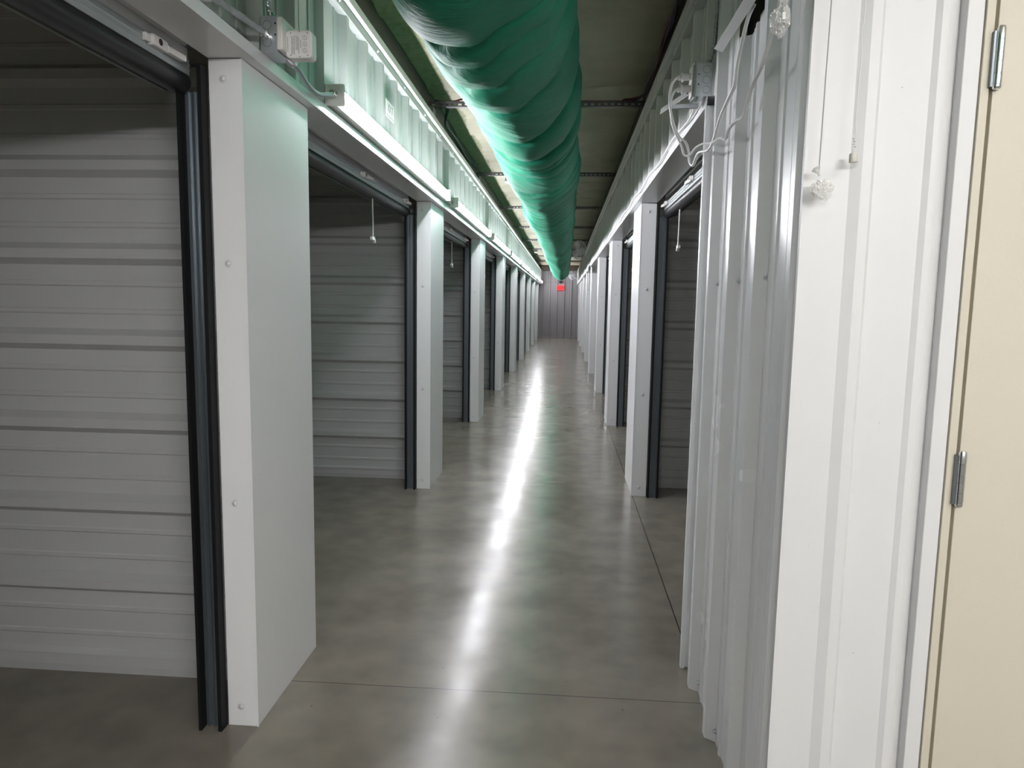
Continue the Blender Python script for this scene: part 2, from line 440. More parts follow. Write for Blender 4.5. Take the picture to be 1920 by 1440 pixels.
# roll-up doors, all standing open
def make_door(side, y0, y1):
    """origin at the near jamb; y0,y1 local opening"""
    s = -1 if side < 0 else 1
    xb = XLi if side < 0 else XRi
    X = lambda d: xb + s * d            # d = distance into the unit
    e = empty('roll_up_door', (0, 0, 0))
    a, c = y0 + .02, y1 - .02
    # curtain: slatted sheet rising behind the header and its coil
    poly = [(X(.052), 2.118), (X(.052), 2.150), (X(.060), 2.156), (X(.052), 2.162), (X(.052), 2.20), (X(.062), 2.208), (X(.052), 2.216), (X(.056), 2.30), (X(.10), 2.42),
            (X(.105), 2.42), (X(.062), 2.30), (X(.058), 2.118)]
    MB().extrude(poly, 'y', a, c).build('curtain', M['white'], e)
    coil = [(X(.27) + .155 * math.cos(t * 2 * PI / 40) * (1 + .02 * (t % 2)), 2.44 + .155 * math.sin(t * 2 * PI / 40) * (1 + .02 * (t % 2))) for t in range(40)]
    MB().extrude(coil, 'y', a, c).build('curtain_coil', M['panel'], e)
    bar = [(X(.048), 2.072), (X(.048), 2.084), (X(.045), 2.087), (X(.048), 2.090), (X(.048), 2.100), (X(.045), 2.103), (X(.048), 2.106), (X(.048), 2.120), (X(.085), 2.120), (X(.085), 2.072)]
    MB().extrude(bar, 'y', a, c).build('bottom_bar', M['alu'], e)
    n = 20; cx, cz, r = X(.082), 2.052, .031
    tube = [(cx + r * 1.25 * math.cos(t * 2 * PI / n), cz + r * math.sin(t * 2 * PI / n)) for t in range(n)]
    o = MB().extrude(tube, 'y', a, c).build('bottom_seal', M['rubber'], e, smooth=True)
    o2 = MB().box(min(X(.118), X(.128)), max(X(.118), X(.128)), a, c, 2.028, 2.040).build('seal_lip', M['strap'], e)
    # far-side and near-side guides
    for (yy, d) in ((y1, -1), (y0, 1)):
        g = MB()
        ya, yb = sorted((yy, yy + d * .006)); zt = TOP - .003
        g.box(min(X(.012), X(.078)), max(X(.012), X(.078)), ya, yb, .0, 2.03)      # back of the channel
        for dd in (.040, .058):
            yc, yd = sorted((yy, yy + d * .014)); g.box(min(X(dd), X(dd + .004)), max(X(dd), X(dd + .004)), yc, yd, .0, 2.03)
        tr = g.build('guide_track', M['track'], e)
        w = MB(); yc, yd = sorted((yy, yy + d * .040))
        for d0, d1 in ((.004, .016), (.072, .082)):
            w.box(min(X(d0), X(d1)), max(X(d0), X(d1)), yc, yd, .0, 2.10 if d0 < .01 else 2.03)
        w.build('weather_strip', M['strip'], tr)
    # slide latches on the bar: a gripping latch and an end stop
    ym = y0 + (y1 - y0) * .555
    def latch(yc, big):
        q = MB()
        q.box(min(X(.028), X(.048)), max(X(.028), X(.048)), yc - .05, yc + .02, 2.088, 2.118)
        q.box(min(X(.036), X(.048)), max(X(.036), X(.048)), yc - .075, yc - .05, 2.092, 2.114)
        q.extrude([(X(.028), yc + .02), (X(.048), yc + .02), (X(.044), yc + .10), (X(.022), yc + .105), (X(.026), yc + .06)], 'z', 2.092, 2.110)
        l = q.build('latch', M['plastic'], e, bevel=.003)
        MB().lathe((X(.0275), yc - .02, 2.104), (-s, 0, 0), [(0, .009), (.001, .009)], 12).build('keyhole', M['darkink'], l)
        return l
    latch(y1 - .185 if side < 0 else y0 + 1.37, True)
    latch(y1 - 1.20 if side < 0 else y1 - .14, False)
    # pull rope
    yr = y0 + (1.60 if side < 0 else 2.0); xr = X(.085)
    rp = MB().cyl((xr, yr, 2.03), (xr + s * -.002, yr + .004, 1.80), .0045, seg=8).build('pull_rope', M['cable'], e)
    MB().extrude([(yr - .03, 1.795), (yr + .02, 1.80), (yr + .045, 1.765), (yr + .03, 1.76), (yr + .01, 1.778), (yr - .028, 1.775)], 'x', xr - .009, xr + .009).build('rope_handle', M['plastic'], rp, bevel=.002)
    return e
for side in (-1, 1):
    d0 = make_door(side, PW, P)
    ks = range(-1, 8) if side < 0 else range(0, 8)
    for n, k in enumerate(ks):
        o = d0 if n == 0 else copy_tree(d0)
        o.location = (0, PL + P * k, 0)
        s = 'left' if side < 0 else 'right'
        tag(o, f'open roll-up door raised over the {s} row, {ORD[n]} bay from the camera', 'roll-up door', f'open roll-up doors on the {s} row')

# ------------------------------------------------------------------ near right ribbed wall with a torn notch at the top
def near_wall():
    e = empty('wall_near_right'); struct(e)
    prof = rib_profile(1.60, 2.67, 2.257)
    cuts = sorted(set([p[0] for p in prof] + [2.085, 2.14, 2.20, 2.385]))
    def hgt(sv):
        for (a, ha), (b_, hb) in zip(prof, prof[1:]):
            if a <= sv <= b_: return ha + (hb - ha) * (sv - a) / max(b_ - a, 1e-6)
        return 0
    def top(sv):                      # ragged upper edge of the sheet
        if sv <= 2.085 or sv >= 2.385: return ZC - .03
        if sv < 2.14: return 2.228
        if sv < 2.20: return 2.212
        return 2.204
    bm = bmesh.new()
    for a, c in zip(cuts, cuts[1:]):
        xa, xc = .528 - hgt(a), .528 - hgt(c); t = top((a + c) / 2)
        bm.faces.new([bm.verts.new(v) for v in ((xa, a, 0), (xc, c, 0), (xc, c, t), (xa, a, t))])
    mb = MB(); mb.bm.free(); mb.bm = bm
    mb.build('ribbed_sheet', M['dado'], e, solid=.001)
    sc = MB()
    for y in (2.515, 2.215, 1.925): 
        for z in (.04, 1.493): sc.lathe((.526, y, z), (-1, 0, 0), [(0, .010), (.0015, .010), (.002, .006), (.008, .0055)], 8)
    sc.build('screws', M['galv'], e, smooth=True)
    return e
near_wall()
struct(MB().box(.556, .66, 1.66, 2.68, 0, 2.19).build('wall_near_core', M['strap']))
struct(MB().box(.62, .66, 1.66, 2.68, 2.19, 3.09).build('wall_near_void_black', M['black']))  # black sheet standing in for the unlit void behind the tear
# jamb trim closing that wall at the first opening
jt = MB().extrude([(.490, 2.690), (.490, 2.712), (.638, 2.712), (.638, 2.700), (.505, 2.700), (.505, 2.690)], 'z', 0, TOP - .002).build('trim_8', M['white'], bevel=.001); struct(jt)
struct(MB().box(.532, .56, 2.655, 2.698, 0, TOP + .03).build('trim_9', M['galv']))

# ------------------------------------------------------------------ bright wall facing the camera, with the cream door
YB = 1.59
prof = [(.500, 0), (.594, 0), (.615, .010), (.635, .010), (.643, .002), (.700, .002), (.742, .002), (.753, .009), (.762, .009), (.767, .0083), (.772, .0065), (.777, .0038), (.782, .000), (.787, -.005), (.792, -.0105), (.797, -.0165), (.802, -.023), (.815, -.040)]
poly = [(x, YB - h) for x, h in prof] + [(.815, YB + .055), (.535, YB + .055), (.535, YB + .012), (.500, YB + .012)]
w = MB().extrude(poly, 'z', 0, ZC - .03).build('wall_front_right', M['bright']); struct(w)
struct(MB().box(1.80, 4.0, YB, YB + .1, 0, ZC - .03).build('wall_door_side', M['bright']))
struct(MB().box(.815, 1.80, YB - .0, YB + .1, 2.20, ZC - .03).build('wall_over_door', M['bright']))
d = empty('door_1'); struct(d)
MB().extrude([(.8025, YB + .03), (.8025, YB - .007), (.836, YB - .007), (.836, YB + .03)], 'z', 0, 2.17).build('white_casing', M['bright'], d, bevel=.002)
MB().extrude([(.8375, YB + .06), (.8375, YB - .012), (.8545, YB - .012), (.8545, YB - .002), (.868, YB + .02), (.868, YB + .06)], 'z', 0, 2.15).build('door_frame', M['cream'], d, bevel=.001)
MB().box(.8615, 1.775, YB - .012, YB + .034, .01, 2.14).build('door_leaf', M['cream'], d, bevel=.0015)
MB().box(.8375, 1.80, YB - .012, YB + .06, 2.145, 2.19).build('frame_head', M['cream'], d)
MB().box(1.78, 1.83, YB - .012, YB + .06, 0, 2.145).build('frame_strike', M['cream'], d)
for z in (1.925, 1.055, .22):
    h = MB(); r = .0085; cx, cy = .8635, YB - .021; L = .122
    h.lathe((cx, cy, z - L / 2), (0, 0, 1), [(0, r * .8), (.003, r), (.007, r), (.0075, r * .86), (.0085, r * .86), (.009, r),
            (.030, r), (.0305, r * .86), (.0315, r * .86), (.032, r), (.052, r), (.0525, r * .86), (.0535, r * .86), (.054, r),
            (.069, r), (.0695, r * .86), (.0705, r * .86), (.071, r), (.094, r), (.0945, r * .86), (.0955, r * .86), (.096, r), (.117, r), (.122, r * .8)], 18)
    hh = h.build('hinge', M['chrome'], d, smooth=True)
    MB().box(.8505, .8615, YB - .022, YB - .013, z - .056, z + .052).build('hinge_leaf', M['track'], hh)

# ------------------------------------------------------------------ green duct
def duct():
    cx = [(-1.6, -.30), (2.4, -.300), (2.9, -.280), (3.6, -.250), (5.5, -.215), (11, -.180), (22, -.165), (27.2, -.165)]
    def lerp(y):
        for (a, va), (b_, vb) in zip(cx, cx[1:]):
            if a <= y <= b_: return va + (vb - va) * (y - a) / (b_ - a)
        return cx[-1][1]
    rnd = random.Random(11)
    lines = [-2.6]
    while lines[-1] < 28.5: lines.append(lines[-1] + rnd.choice((.16, .22, .30, .42, .55)) * rnd.uniform(.85, 1.15))
    import bisect
    bm = bmesh.new(); N = 120; rings = []; y = -1.6; YEND = 27.0
    ysl = []
    while y < YEND:
        ysl.append(y); y += .010 if 1.2 < y < 5 else (.018 if y < 9 else .035)
    ysl.append(YEND)
    for y in ysl:
        x0 = lerp(y); R = .288 + .014 * noise.noise(Vector((0, y * .9, 5)))
        z0 = 2.553 - .008 * math.cos(2 * PI * (y - 5.78) / P)
        endt = max(0, (y - (YEND - .25)) / .25); R *= math.sqrt(max(1e-4, 1 - endt * endt * .98))
        ring = []
        for i in range(N):
            t = 2 * PI * i / N                      # 0 = right, PI/2 = up
            # fabric hangs heavier below
            dr = .018 * max(0, -math.sin(t)) ** 2
            dr += .024 * noise.noise(Vector((math.cos(t) * 1.3, y * .75, math.sin(t) * 1.3 + 9)))
            ct, st = math.cos(t), math.sin(t)
            w = y + .10 * ct + .06 * st + .22 * noise.noise(Vector((ct * .8, y * .45, st * .8 + 31))) + .05 * noise.noise(Vector((ct * 2.2, y * 1.5, st * 2.2 + 7)))
            k = bisect.bisect_right(lines, w) - 1
            a, c = lines[k], lines[k + 1]; q = (w - a) / (c - a)
            # cloth swells between gathers and tucks in sharply at each one
            puff = (1 - (2 * q ** .75 - 1) ** 2) ** .55 if 0 < q < 1 else 0
            amp = (.062 if y < 3.4 else .062 - .016 * min(1, (y - 3.4) / 2)) * min(1, (c - a) / .35) * max(.12, .62 + 1.0 * noise.noise(Vector((ct * .9, w * .8, st * .9 + 55))))
            dr += amp * (puff - .5)
            # fine gathered pleats
            q = noise.noise(Vector((math.cos(t) * 1.8 + y * .9, y * 9 - math.sin(t + .6) * 4.0, math.sin(t) * 1.4)))
            q2 = noise.noise(Vector((math.cos(t) * 2.5, y * 30 - math.cos(t) * 10.0, math.sin(t) * 2.5 + 4)))
            am = .5 + .9 * noise.noise(Vector((math.cos(t) * 1.1, y * 1.1, math.sin(t) + 20)))
            dr += max(0, am) * (.0060 * q + .0018 * q2)
            rr = R + dr * min(1, R / .2)
            ring.append(bm.verts.new((x0 + rr * math.cos(t), y, z0 + rr * math.sin(t))))
        rings.append(ring)
    for a, c in zip(rings, rings[1:]):
        for i in range(N):
            j = (i + 1) % N; bm.faces.new((a[i], a[j], c[j], c[i]))
    bm.faces.new(rings[-1]); bm.faces.new(rings[0][::-1])
    mb = MB(); mb.bm.free(); mb.bm = bm
    o = mb.build('ventilation_duct', M['green'])
    for p in o.data.polygons: p.use_smooth = True
    tag(o, 'long green fabric-wrapped duct with sagging folds hung under the ceiling', 'duct')
duct()

# ------------------------------------------------------------------ perforated struts
def strut():
    x0, x1, z0 = -1.095, .598, 2.925
    e = empty('ceiling_strut')
    mb = MB(); t = .003
    mb.box(x0, x1, -.020, .021, z0, z0 + t)                 # bottom flange
    mb.box(x0, x1, -.020, -.017, z0 + t, z0 + .009)         # slotted web, drawn as rails and ties
    mb.box(x0, x1, -.020, -.017, z0 + .023, z0 + .041)
    x = x0
    while x < x1 - .02:
        mb.box(x, min(x + .024, x1), -.020, -.017, z0 + .009, z0 + .023); x += .0515
    mb.build('slotted_channel', M['strut'], e)
    MB().box(x0, x1, .018, .021, z0 + t, z0 + .012).build('back_lip', M['strut'], e)
    return e
s0 = strut()
for k in range(8):
    o = s0 if k == 0 else copy_tree(s0)
    o.location = (0, 5.74 + P * k, 0)
    tag(o, f'slotted steel strut crossing above the green duct, {ORD[k]} from the camera', 'strut', 'slotted struts under the ceiling')

# ------------------------------------------------------------------ strip lights along the left band
def strip_light(L, lens):
    e = empty('strip_light')
    x = -.9590 
    MB().extrude([(x, 2.176), (x + .044, 2.176), (x + .048, 2.182), (x + .048, 2.248), (x + .044, 2.254), (x, 2.254)], 'y', 0, L).build('housing', M['plastic'], e)
    n = 10; prof = [(x + .0485, 2.184)] + [(x + .0485 + .026 * math.sin(PI * i / n) ** .5, 2.184 + .062 * i / n) for i in range(1, n)] + [(x + .0485, 2.246)]
    for a, c in lens:
        MB().extrude(prof, 'y', a, c).build('diffuser', M['lens'], e)
    for ya, yb in ((-.014, .0), (L, L + .014)):
        MB().box(x, x + .077, ya, yb, 2.174, 2.257).build('end_cap', M['plastic'], e, bevel=.003)
    return e
L = 2.62
l0 = strip_light(L, ((.001, 1.302), (1.308, L - .001)))
for k in range(8):
    o = l0 if k == 0 else copy_tree(l0); o.location = (0, 2.86 + P * k, 0)
    tag(o, f'long white strip light glowing on the left wall band, {ORD[k]} from the camera', 'strip light', 'strip lights along the left band')
o = strip_light(1.55, ((.001, .772), (.778, 1.549))); o.location = (0, 2.86 + P * 8, 0)
tag(o, 'short last strip light at the far end of the left band', 'strip light', 'strip lights along the left band')
# link conduits between lights
for k in range(1, 5):
    y = 2.86 + P * k
    o = MB().tube([(-.925, y - .411, 2.215), (-.930, y - .30, 2.205), (-.935, y - .12, 2.195), (-.93, y - .014, 2.215)], .007, 8).build('link_conduit', M['galv'], smooth=True)
    tag(o, f'short grey conduit joining strip lights {["one and two", "two and three", "three and four", "four and five"][k-1]} on the left band', 'conduit', 'conduits between strip lights')
# room light of the cross aisle beside the camera
e = empty('strip_light', (0, 0, 0), 'strip light over the cross aisle beside the cream door', 'strip light')
MB().box(1.05, 2.40, .10, .18, 2.62, 2.68).build('housing', M['plastic'], e)
MB().extrude([(.105, 2.6195), (.175, 2.6195), (.165, 2.59), (.14, 2.58), (.115, 2.59)], 'x', 1.055, 2.395).build('diffuser', M['lensA'], e)
MB().cyl((1.3, .14, 2.68), (1.3, .14, 3.08), .005).build('hanger', M['galv'], e)
MB().cyl((2.1, .14, 2.68), (2.1, .14, 3.08), .005).build('hanger', M['galv'], e)

# unseen fill lamps added behind the camera to brighten the near surfaces
for nm, x0, x1, z in (('left', -.95, -.10, 2.30), ('right', .55, 2.2, 2.30)):
    e = empty('strip_light', (0, 0, 0), f'{nm} added fill light out of view behind the camera', 'strip light')
    MB().box(x0, x1, -1.998, -1.95, z - .04, z + .04).build('housing', M['plastic'], e)
    MB().extrude([(-1.9495, z - .035), (-1.9495, z + .035), (-1.90, z + .025), (-1.89, z), (-1.90, z - .025)], 'x', x0 + .005, x1 - .005).build('diffuser', M['lensFill'], e)

# ------------------------------------------------------------------ junction box, cover and conduits on the left
jb = empty('junction_box', (0, 0, 0), 'grey steel junction box with white sensor on the left wall band', 'junction box')
bx = MB().box(-.960, -.905, 2.215, 2.325, 2.173, 2.278).build('steel_box', M['galv'], jb, bevel=.002, loc=(.014, 0, -.006))
for zz in (2.25, 2.20):
    for r in (.013,):
        mb = MB(); n = 24; cx, cz = -.938, zz
        for i in range(n):
            a0, a1 = 2*PI*i/n, 2*PI*(i+1)/n
            mb.tube([(cx + r*math.cos(a0), 2.2145, cz + r*math.sin(a0)), (cx + r*math.cos(a1), 2.2145, cz + r*math.sin(a1))], .0009, 4, smooth=False)
        mb.build('knockout', M['strap'], bx)
for zz in (2.255, 2.222): MB().lathe((-.912, 2.2148, zz), (0, -1, 0), [(0, .003), (.0008, .003)], 10).build('screw_hole', M['darkink'], bx)
cov = MB().box(-.905, -.885, 2.205, 2.335, 2.176, 2.272).build('cover_plate', M['plastic'], jb, bevel=.005, loc=(.014, 0, -.006))
sen = MB()
# white sensor housing, rounded square facing the camera
def rrect(x0, x1, z0, z1, r, n=5):
    out = []
    for cx, cz, a0 in ((x1 - r, z1 - r, 0), (x0 + r, z1 - r, 90), (x0 + r, z0 + r, 180), (x1 - r, z0 + r, 270)):
        for i in range(n): 
            a = math.radians(a0 + 90 * i / (n - 1)); out.append((cx + r * math.cos(a), cz + r * math.sin(a)))
    return out
so = sen.extrude(rrect(-.884, -.802, 2.186, 2.268, .012), 'y', 2.290, 2.335).build('sensor_housing', M['plastic'], jb, bevel=.004, loc=(.010, -.055, -.032))
# fine print and three round marks on the sensor
mb = MB(); rnd = random.Random(3); yf = 2.2893
for cxx, z0, z1 in ((-.866, 2.197, 2.250), (-.862, 2.199, 2.245), (-.858, 2.197, 2.252), (-.852, 2.21, 2.252), (-.848, 2.21, 2.25), (-.844, 2.2, 2.248), (-.838, 2.215, 2.24), (-.878, 2.205, 2.248)):
    z = z0
    while z < z1:
        l = rnd.uniform(.002, .006); mb.box(cxx, cxx + .0017, yf, yf + .0006, z, min(z + l, z1)); z += l + .0012
for zz in (2.207, 2.226, 2.245):
    for i in range(16):
        a0, a1 = 2*PI*i/16, 2*PI*(i+1)/16
        mb.tube([(-.824 + .0065*math.cos(a0), yf, zz + .0065*math.sin(a0)), (-.824 + .0065*math.cos(a1), yf, zz + .0065*math.sin(a1))], .0006, 4, smooth=False)
    mb.tube([(-.826, yf, zz + .003), (-.822, yf, zz - .003)], .0006, 4, smooth=False)
mb.build('print', M['ink'], so)
for xx, zz in ((-.868, 2.259), (-.868, 2.194), (-.815, 2.259), (-.815, 2.194), (-.840, 2.263), (-.840, 2.190)):
    MB().lathe((xx, yf + .0005, zz), (0, -1, 0), [(0, .0016), (.0006, .0016)], 8).build('screw_hole', M['darkink'], so)
def conn(name, p, ax, parent):
    MB().lathe(p, ax, [(0, .016), (.004, .016), (.0045, .011), (.018, .011), (.0185, .013), (.024, .013), (.0245, .010), (.030, .010)], 12).build(name, M['chrome'], parent, smooth=True)
c = MB().tube([(-.938, 2.19, 2.225), (-.940, 2.10, 2.220), (-.942, 1.95, 2.208), (-.945, 1.7, 2.196), (-.950, 1.2, 2.200)], .0088, 10, ridge=.0013, pitch=.009, res=14).build('flexible_conduit', M['galv'], smooth=False, loc=(.012, 0, -.010))
tag(c, 'ribbed metal conduit running along the left band to the junction box side', 'conduit'); conn('connector', (-.938, 2.214, 2.225), (0, -1, 0), c)
c = MB().tube([(-.945, 2.275, 2.279), (-.95, 2.27, 2.33), (-.955, 2.255, 2.45), (-.955, 2.25, 2.62)], .0085, 10, ridge=.0013, pitch=.009, res=14).build('flexible_conduit', M['galv'], loc=(.010, 0, -.006))
tag(c, 'ribbed metal conduit rising from the top of the junction box', 'conduit'); conn('connector', (-.945, 2.275, 2.278), (0, 0, 1), c)
c = MB().tube([(-.880, 2.318, 2.158), (-.885, 2.38, 2.158), (-.900, 2.50, 2.150), (-.915, 2.64, 2.162), (-.920, 2.77, 2.195), (-.922, 2.832, 2.215)], .0075, 10, ridge=.0008, pitch=.008, res=14).build('flexible_conduit', M['galv'])
tag(c, 'curved ribbed conduit from the junction box to the nearest strip light', 'conduit')
conn('connector', (-.922, 2.8435, 2.215), (0, -1, 0), c); conn('connector', (-.878, 2.282, 2.160), (0, 1, 0), c)

# unit number placard
def text_obj(body, size, name, mat, parent, matrix, ext=.0006, bold=0.):
    cu = bpy.data.curves.new(name, 'FONT'); cu.body = body; cu.size = size; cu.extrude = ext; cu.align_x = 'CENTER'; cu.align_y = 'CENTER'; cu.offset = bold
    tmp = bpy.data.objects.new(name, cu); C.objects.link(tmp)
    me = bpy.data.meshes.new_from_object(tmp.evaluated_get(bpy.context.evaluated_depsgraph_get()))
    bpy.data.objects.remove(tmp); me.materials.clear(); me.materials.append(mat)
    me.transform(matrix)
    o = bpy.data.objects.new(name, me); C.objects.link(o); o.parent = parent; return o
pl = empty('number_plate', (0, 0, 0), 'small white unit number plate reading 1017 above the nearest strip light', 'sign')
MB().box(-.9605, -.9575, 3.815, 3.985, 2.382, 2.470).build('plate', M['plastic'], pl)
mb = MB(); x0, x1 = -.9574, -.9568
for z0, z1 in ((2.384, 2.3865), (2.391, 2.3935), (2.4655, 2.468)): mb.box(x0, x1, 3.818, 3.982, z0, z1)
mb.build('border', M['ink'], pl)
# reads along +y when seen from the hall
text_obj('1017', .062, 'digits', M['ink'], pl, Matrix.Translation((-.9572, 3.90, 2.430)) @ Matrix(((0, 0, 1, 0), (1, 0, 0, 0), (0, 1, 0, 0), (0, 0, 0, 1))))

# ------------------------------------------------------------------ right side: outlet box, plugs, cords
ob = empty('outlet_box', (0, 0, 0), 'steel outlet box with two plugs at the top of the right jamb trim', 'outlet box')
s1 = MB().box(.455, .512, 2.715, 2.785, 2.168, 2.285).build('steel_box', M['galv'], ob, bevel=.0015)
mb = MB()
for zz in (2.262, 2.226, 2.192):
    for i in range(20):
        a0, a1 = 2*PI*i/20, 2*PI*(i+1)/20
        mb.tube([(.492 + .0135*math.cos(a0), 2.7145, zz + .0135*math.sin(a0)), (.492 + .0135*math.cos(a1), 2.7145, zz + .0135*math.sin(a1))], .0008, 4, smooth=False)
mb.build('knockout', M['strap'], s1)
for zz in (2.245, 2.210): MB().lathe((.464, 2.7148, zz), (0, -1, 0), [(0, .0026), (.0008, .0026)], 10).build('screw_hole', M['darkink'], s1)
fp = MB().box(.447, .455, 2.708, 2.792, 2.160, 2.292).build('face_plate', M['chrome'], ob, bevel=.002)
MB().box(.440, .447, 2.722, 2.778, 2.172, 2.282).build('receptacle', M['plastic'], fp, bevel=.003)
def plug(z, name_label, pts):
    c = MB().tube(pts, .0040, 8, flat=1.3, res=10).build('power_cord', M['cable'], smooth=True)
    tag(c, name_label, 'cord')
    MB().lathe((.440, 2.75, z), (-1, 0, -.10), [(0, .012), (.022, .0125), (.026, .0125), (.0265, .016), (.031, .016), (.0315, .010), (.040, .008), (.041, .0095), (.044, .0095), (.045, .006), (.052, .0045)], 14).build('plug', M['cable'], c, smooth=True)
    return c
plug(2.247, 'white cord from the upper plug looping down then up to the torn wall sheet',
     [(.388, 2.75, 2.242), (.372, 2.745, 2.215), (.366, 2.74, 2.165), (.374, 2.735, 2.11), (.388, 2.735, 2.065), (.405, 2.73, 2.03), (.428, 2.72, 2.008), (.438, 2.71, 1.975), (.442, 2.70, 1.935), (.448, 2.66, 1.915),
      (.455, 2.60, 1.945), (.462, 2.47, 1.928), (.468, 2.42, 1.945), (.470, 2.34, 1.995), (.472, 2.26, 2.025), (.474, 2.175, 2.05), (.474, 2.15, 2.10), (.474, 2.09, 2.16), (.480, 2.07, 2.20), (.50, 2.10, 2.24)])
plug(2.205, 'white cord from the lower plug running up to the bagged bundle',
     [(.388, 2.75, 2.200), (.376, 2.745, 2.180), (.370, 2.74, 2.14), (.380, 2.735, 2.075), (.398, 2.73, 2.03), (.415, 2.725, 1.995), (.424, 2.72, 1.965), (.440, 2.70, 1.958), (.455, 2.64, 1.975), (.462, 2.52, 1.962),
      (.468, 2.43, 1.944), (.470, 2.32, 1.935), (.470, 2.24, 1.915), (.470, 2.19, 1.935), (.470, 2.10, 1.935), (.468, 2.02, 1.925), (.466, 1.97, 1.955), (.464, 1.92, 1.977), (.462, 1.84, 1.995), (.460, 1.78, 2.02), (.458, 1.735, 2.055)])
c = MB().tube([(.50, 2.735, 2.286), (.512, 2.72, 2.33), (.515, 2.70, 2.42), (.515, 2.69, 2.60)], .0075, 8, ridge=.0012, pitch=.009, res=12).build('flexible_conduit', M['galv'])
tag(c, 'ribbed metal conduit rising from the right outlet box', 'conduit')
# cord pinned along the right ledge, sagging between clips
pts = [(.470, 2.80, 2.165)]; y = 3.0; k = 0
while y < 20:
    pts.append((.482, y, 2.176 - (.020 if k % 2 == 0 else 0) )); y += .45 if y < 8 else .9; k += 1
c = MB().tube(pts, .0042, 6, res=5).build('power_cord', M['cable'], smooth=True)
tag(c, 'long white cord clipped along the ledge above the right doors', 'cord')
# loose steel angles by the outlet
def angle(name, p, q, w, t, mat, label):
    p, q = Vector(p), Vector(q); d = (q - p)
    mb = MB(); n = Vector((0, -1, 0)); up = Vector((0, 0, 1)) - d.normalized() * d.normalized().z; up.normalize(); sd = d.normalized().cross(up)
    tip = d.normalized() * w
    for (a, b_, o, u) in ((p, q, up * w, sd * t),):
        v = [mb.bm.verts.new(x) for x in (a, b_, b_ + o, a + o + tip, a + u, b_ + u, b_ + o + u, a + o + tip + u)]
        for f_ in ((0,3,2,1),(4,5,6,7),(0,1,5,4),(1,2,6,5),(2,3,7,6),(3,0,4,7)): mb.bm.faces.new([v[i] for i in f_])
    v = [mb.bm.verts.new(x) for x in (p, q, q + sd * w, p + sd * w + tip, p - up * t, q - up * t, q + sd * w - up * t, p + sd * w + tip - up * t)]
    for f_ in ((0,3,2,1),(4,5,6,7),(0,1,5,4),(1,2,6,5),(2,3,7,6),(3,0,4,7)): mb.bm.faces.new([v[i] for i in f_])
    o = mb.build(name, mat); return tag(o, label, 'bracket')
a1 = angle('steel_angle', (.483, 2.415, 2.222), (.483, 1.2, 2.215), .032, .002, M['white'], 'long white steel angle with a pointed end across the torn wall sheet')
MB().lathe((.481, 2.275, 2.238), (-1, 0, 0), [(0, .010), (.002, .010), (.0025, .007), (.009, .006)], 6).build('bolt', M['galv'], a1)
angle('steel_angle', (.340, 2.80, 2.128), (.440, 2.80, 2.195), .014, .002, M['white'], 'short slanting white bracket behind the plug cords')
angle('steel_angle', (.375, 2.80, 2.145), (.480, 2.80, 2.150), .016, .002, M['galv'], 'short level bracket under the right outlet box')

# crumpled clear bag shape
def bag(name, c, rx, ry, rz, seed, label, mat=None, tail=None):
    bm = bmesh.new(); bmesh.ops.create_icosphere(bm, subdivisions=4, radius=1)
    for v in bm.verts:
        n_ = noise.noise(v.co * 1.6 + Vector((seed, 0, 0))); n2 = abs(noise.noise(v.co * 4 + Vector((0, seed, 0))))
        s = 1 + .35 * n_ - .5 * n2
        if v.co.z > .4: s *= 1 - .8 * (v.co.z - .4)
        v.co = Vector((c[0] + v.co.x * rx * s, c[1] + v.co.y * ry * s, c[2] + v.co.z * rz * s))
    mb = MB(); mb.bm.free(); mb.bm = bm
    if tail: mb.lathe(tail[0], tail[1], [(0, .0025), (.006, .003), (.016, .010), (.02, .004)], 9)
    o = mb.build(name, mat or M['clear'], solid=.0004)
    return tag(o, label, 'plastic bag')
bag('plastic_bag', (.452, 1.665, 2.040), .020, .035, .036, 4, 'crumpled clear bag bundled at the top of the dark ribbed wall')
bag('plastic_bag', (.455, 1.660, 2.100), .014, .030, .040, 9, 'torn clear plastic standing up over the bundled bag')
MB().box(.440, .446, 1.60, 1.606, 2.015, 2.030).build('bag_tie', M['cable']).parent = bpy.data.objects['plastic_bag']

# pull string with cylinder knob, and a string with a wrapped knob, in front of the bright wall
c = MB().tube([(.590, 1.555, 3.06), (.589, 1.555, 2.5), (.5885, 1.553, 2.04), (.585, 1.553, 1.975), (.588, 1.553, 1.92), (.586, 1.553, 1.87), (.5855, 1.553, 1.80), (.5862, 1.553, 1.775), (.5835, 1.553, 1.765), (.5872, 1.553, 1.757), (.5842, 1.553, 1.748), (.5862, 1.553, 1.735)], .0010, 6, res=6).build('pull_string', M['cable'], smooth=True)
tag(c, 'white pull string ending in a small cylinder knob before the bright wall', 'pull string')
MB().lathe((.5862, 1.553, 1.716), (-.05, 0, 1), [(0, .0085), (.001, .0088), (.017, .0078), (.0185, .006)], 18).build('knob', M['knob'], c, smooth=True)
mb = MB()
for i in range(4): mb.lathe((.5855 + .001 * (-1) ** i, 1.553, 1.746 + i * .0055), (0, 0, 1), [(0, .0012), (.001, .0030), (.002, .0012)], 8)
mb.build('knot', M['knob'], c)
c = MB().tube([(.528, 1.560, 3.06), (.5245, 1.560, 2.4), (.524, 1.56, 2.04), (.5225, 1.56, 1.90), (.5215, 1.56, 1.78), (.5205, 1.56, 1.692)], .0011, 6, res=6).build('pull_string', simple('grey_string', (.34, .33, .31), .7), smooth=True)
tag(c, 'grey pull string hanging down the left edge of the bright wall', 'pull string')
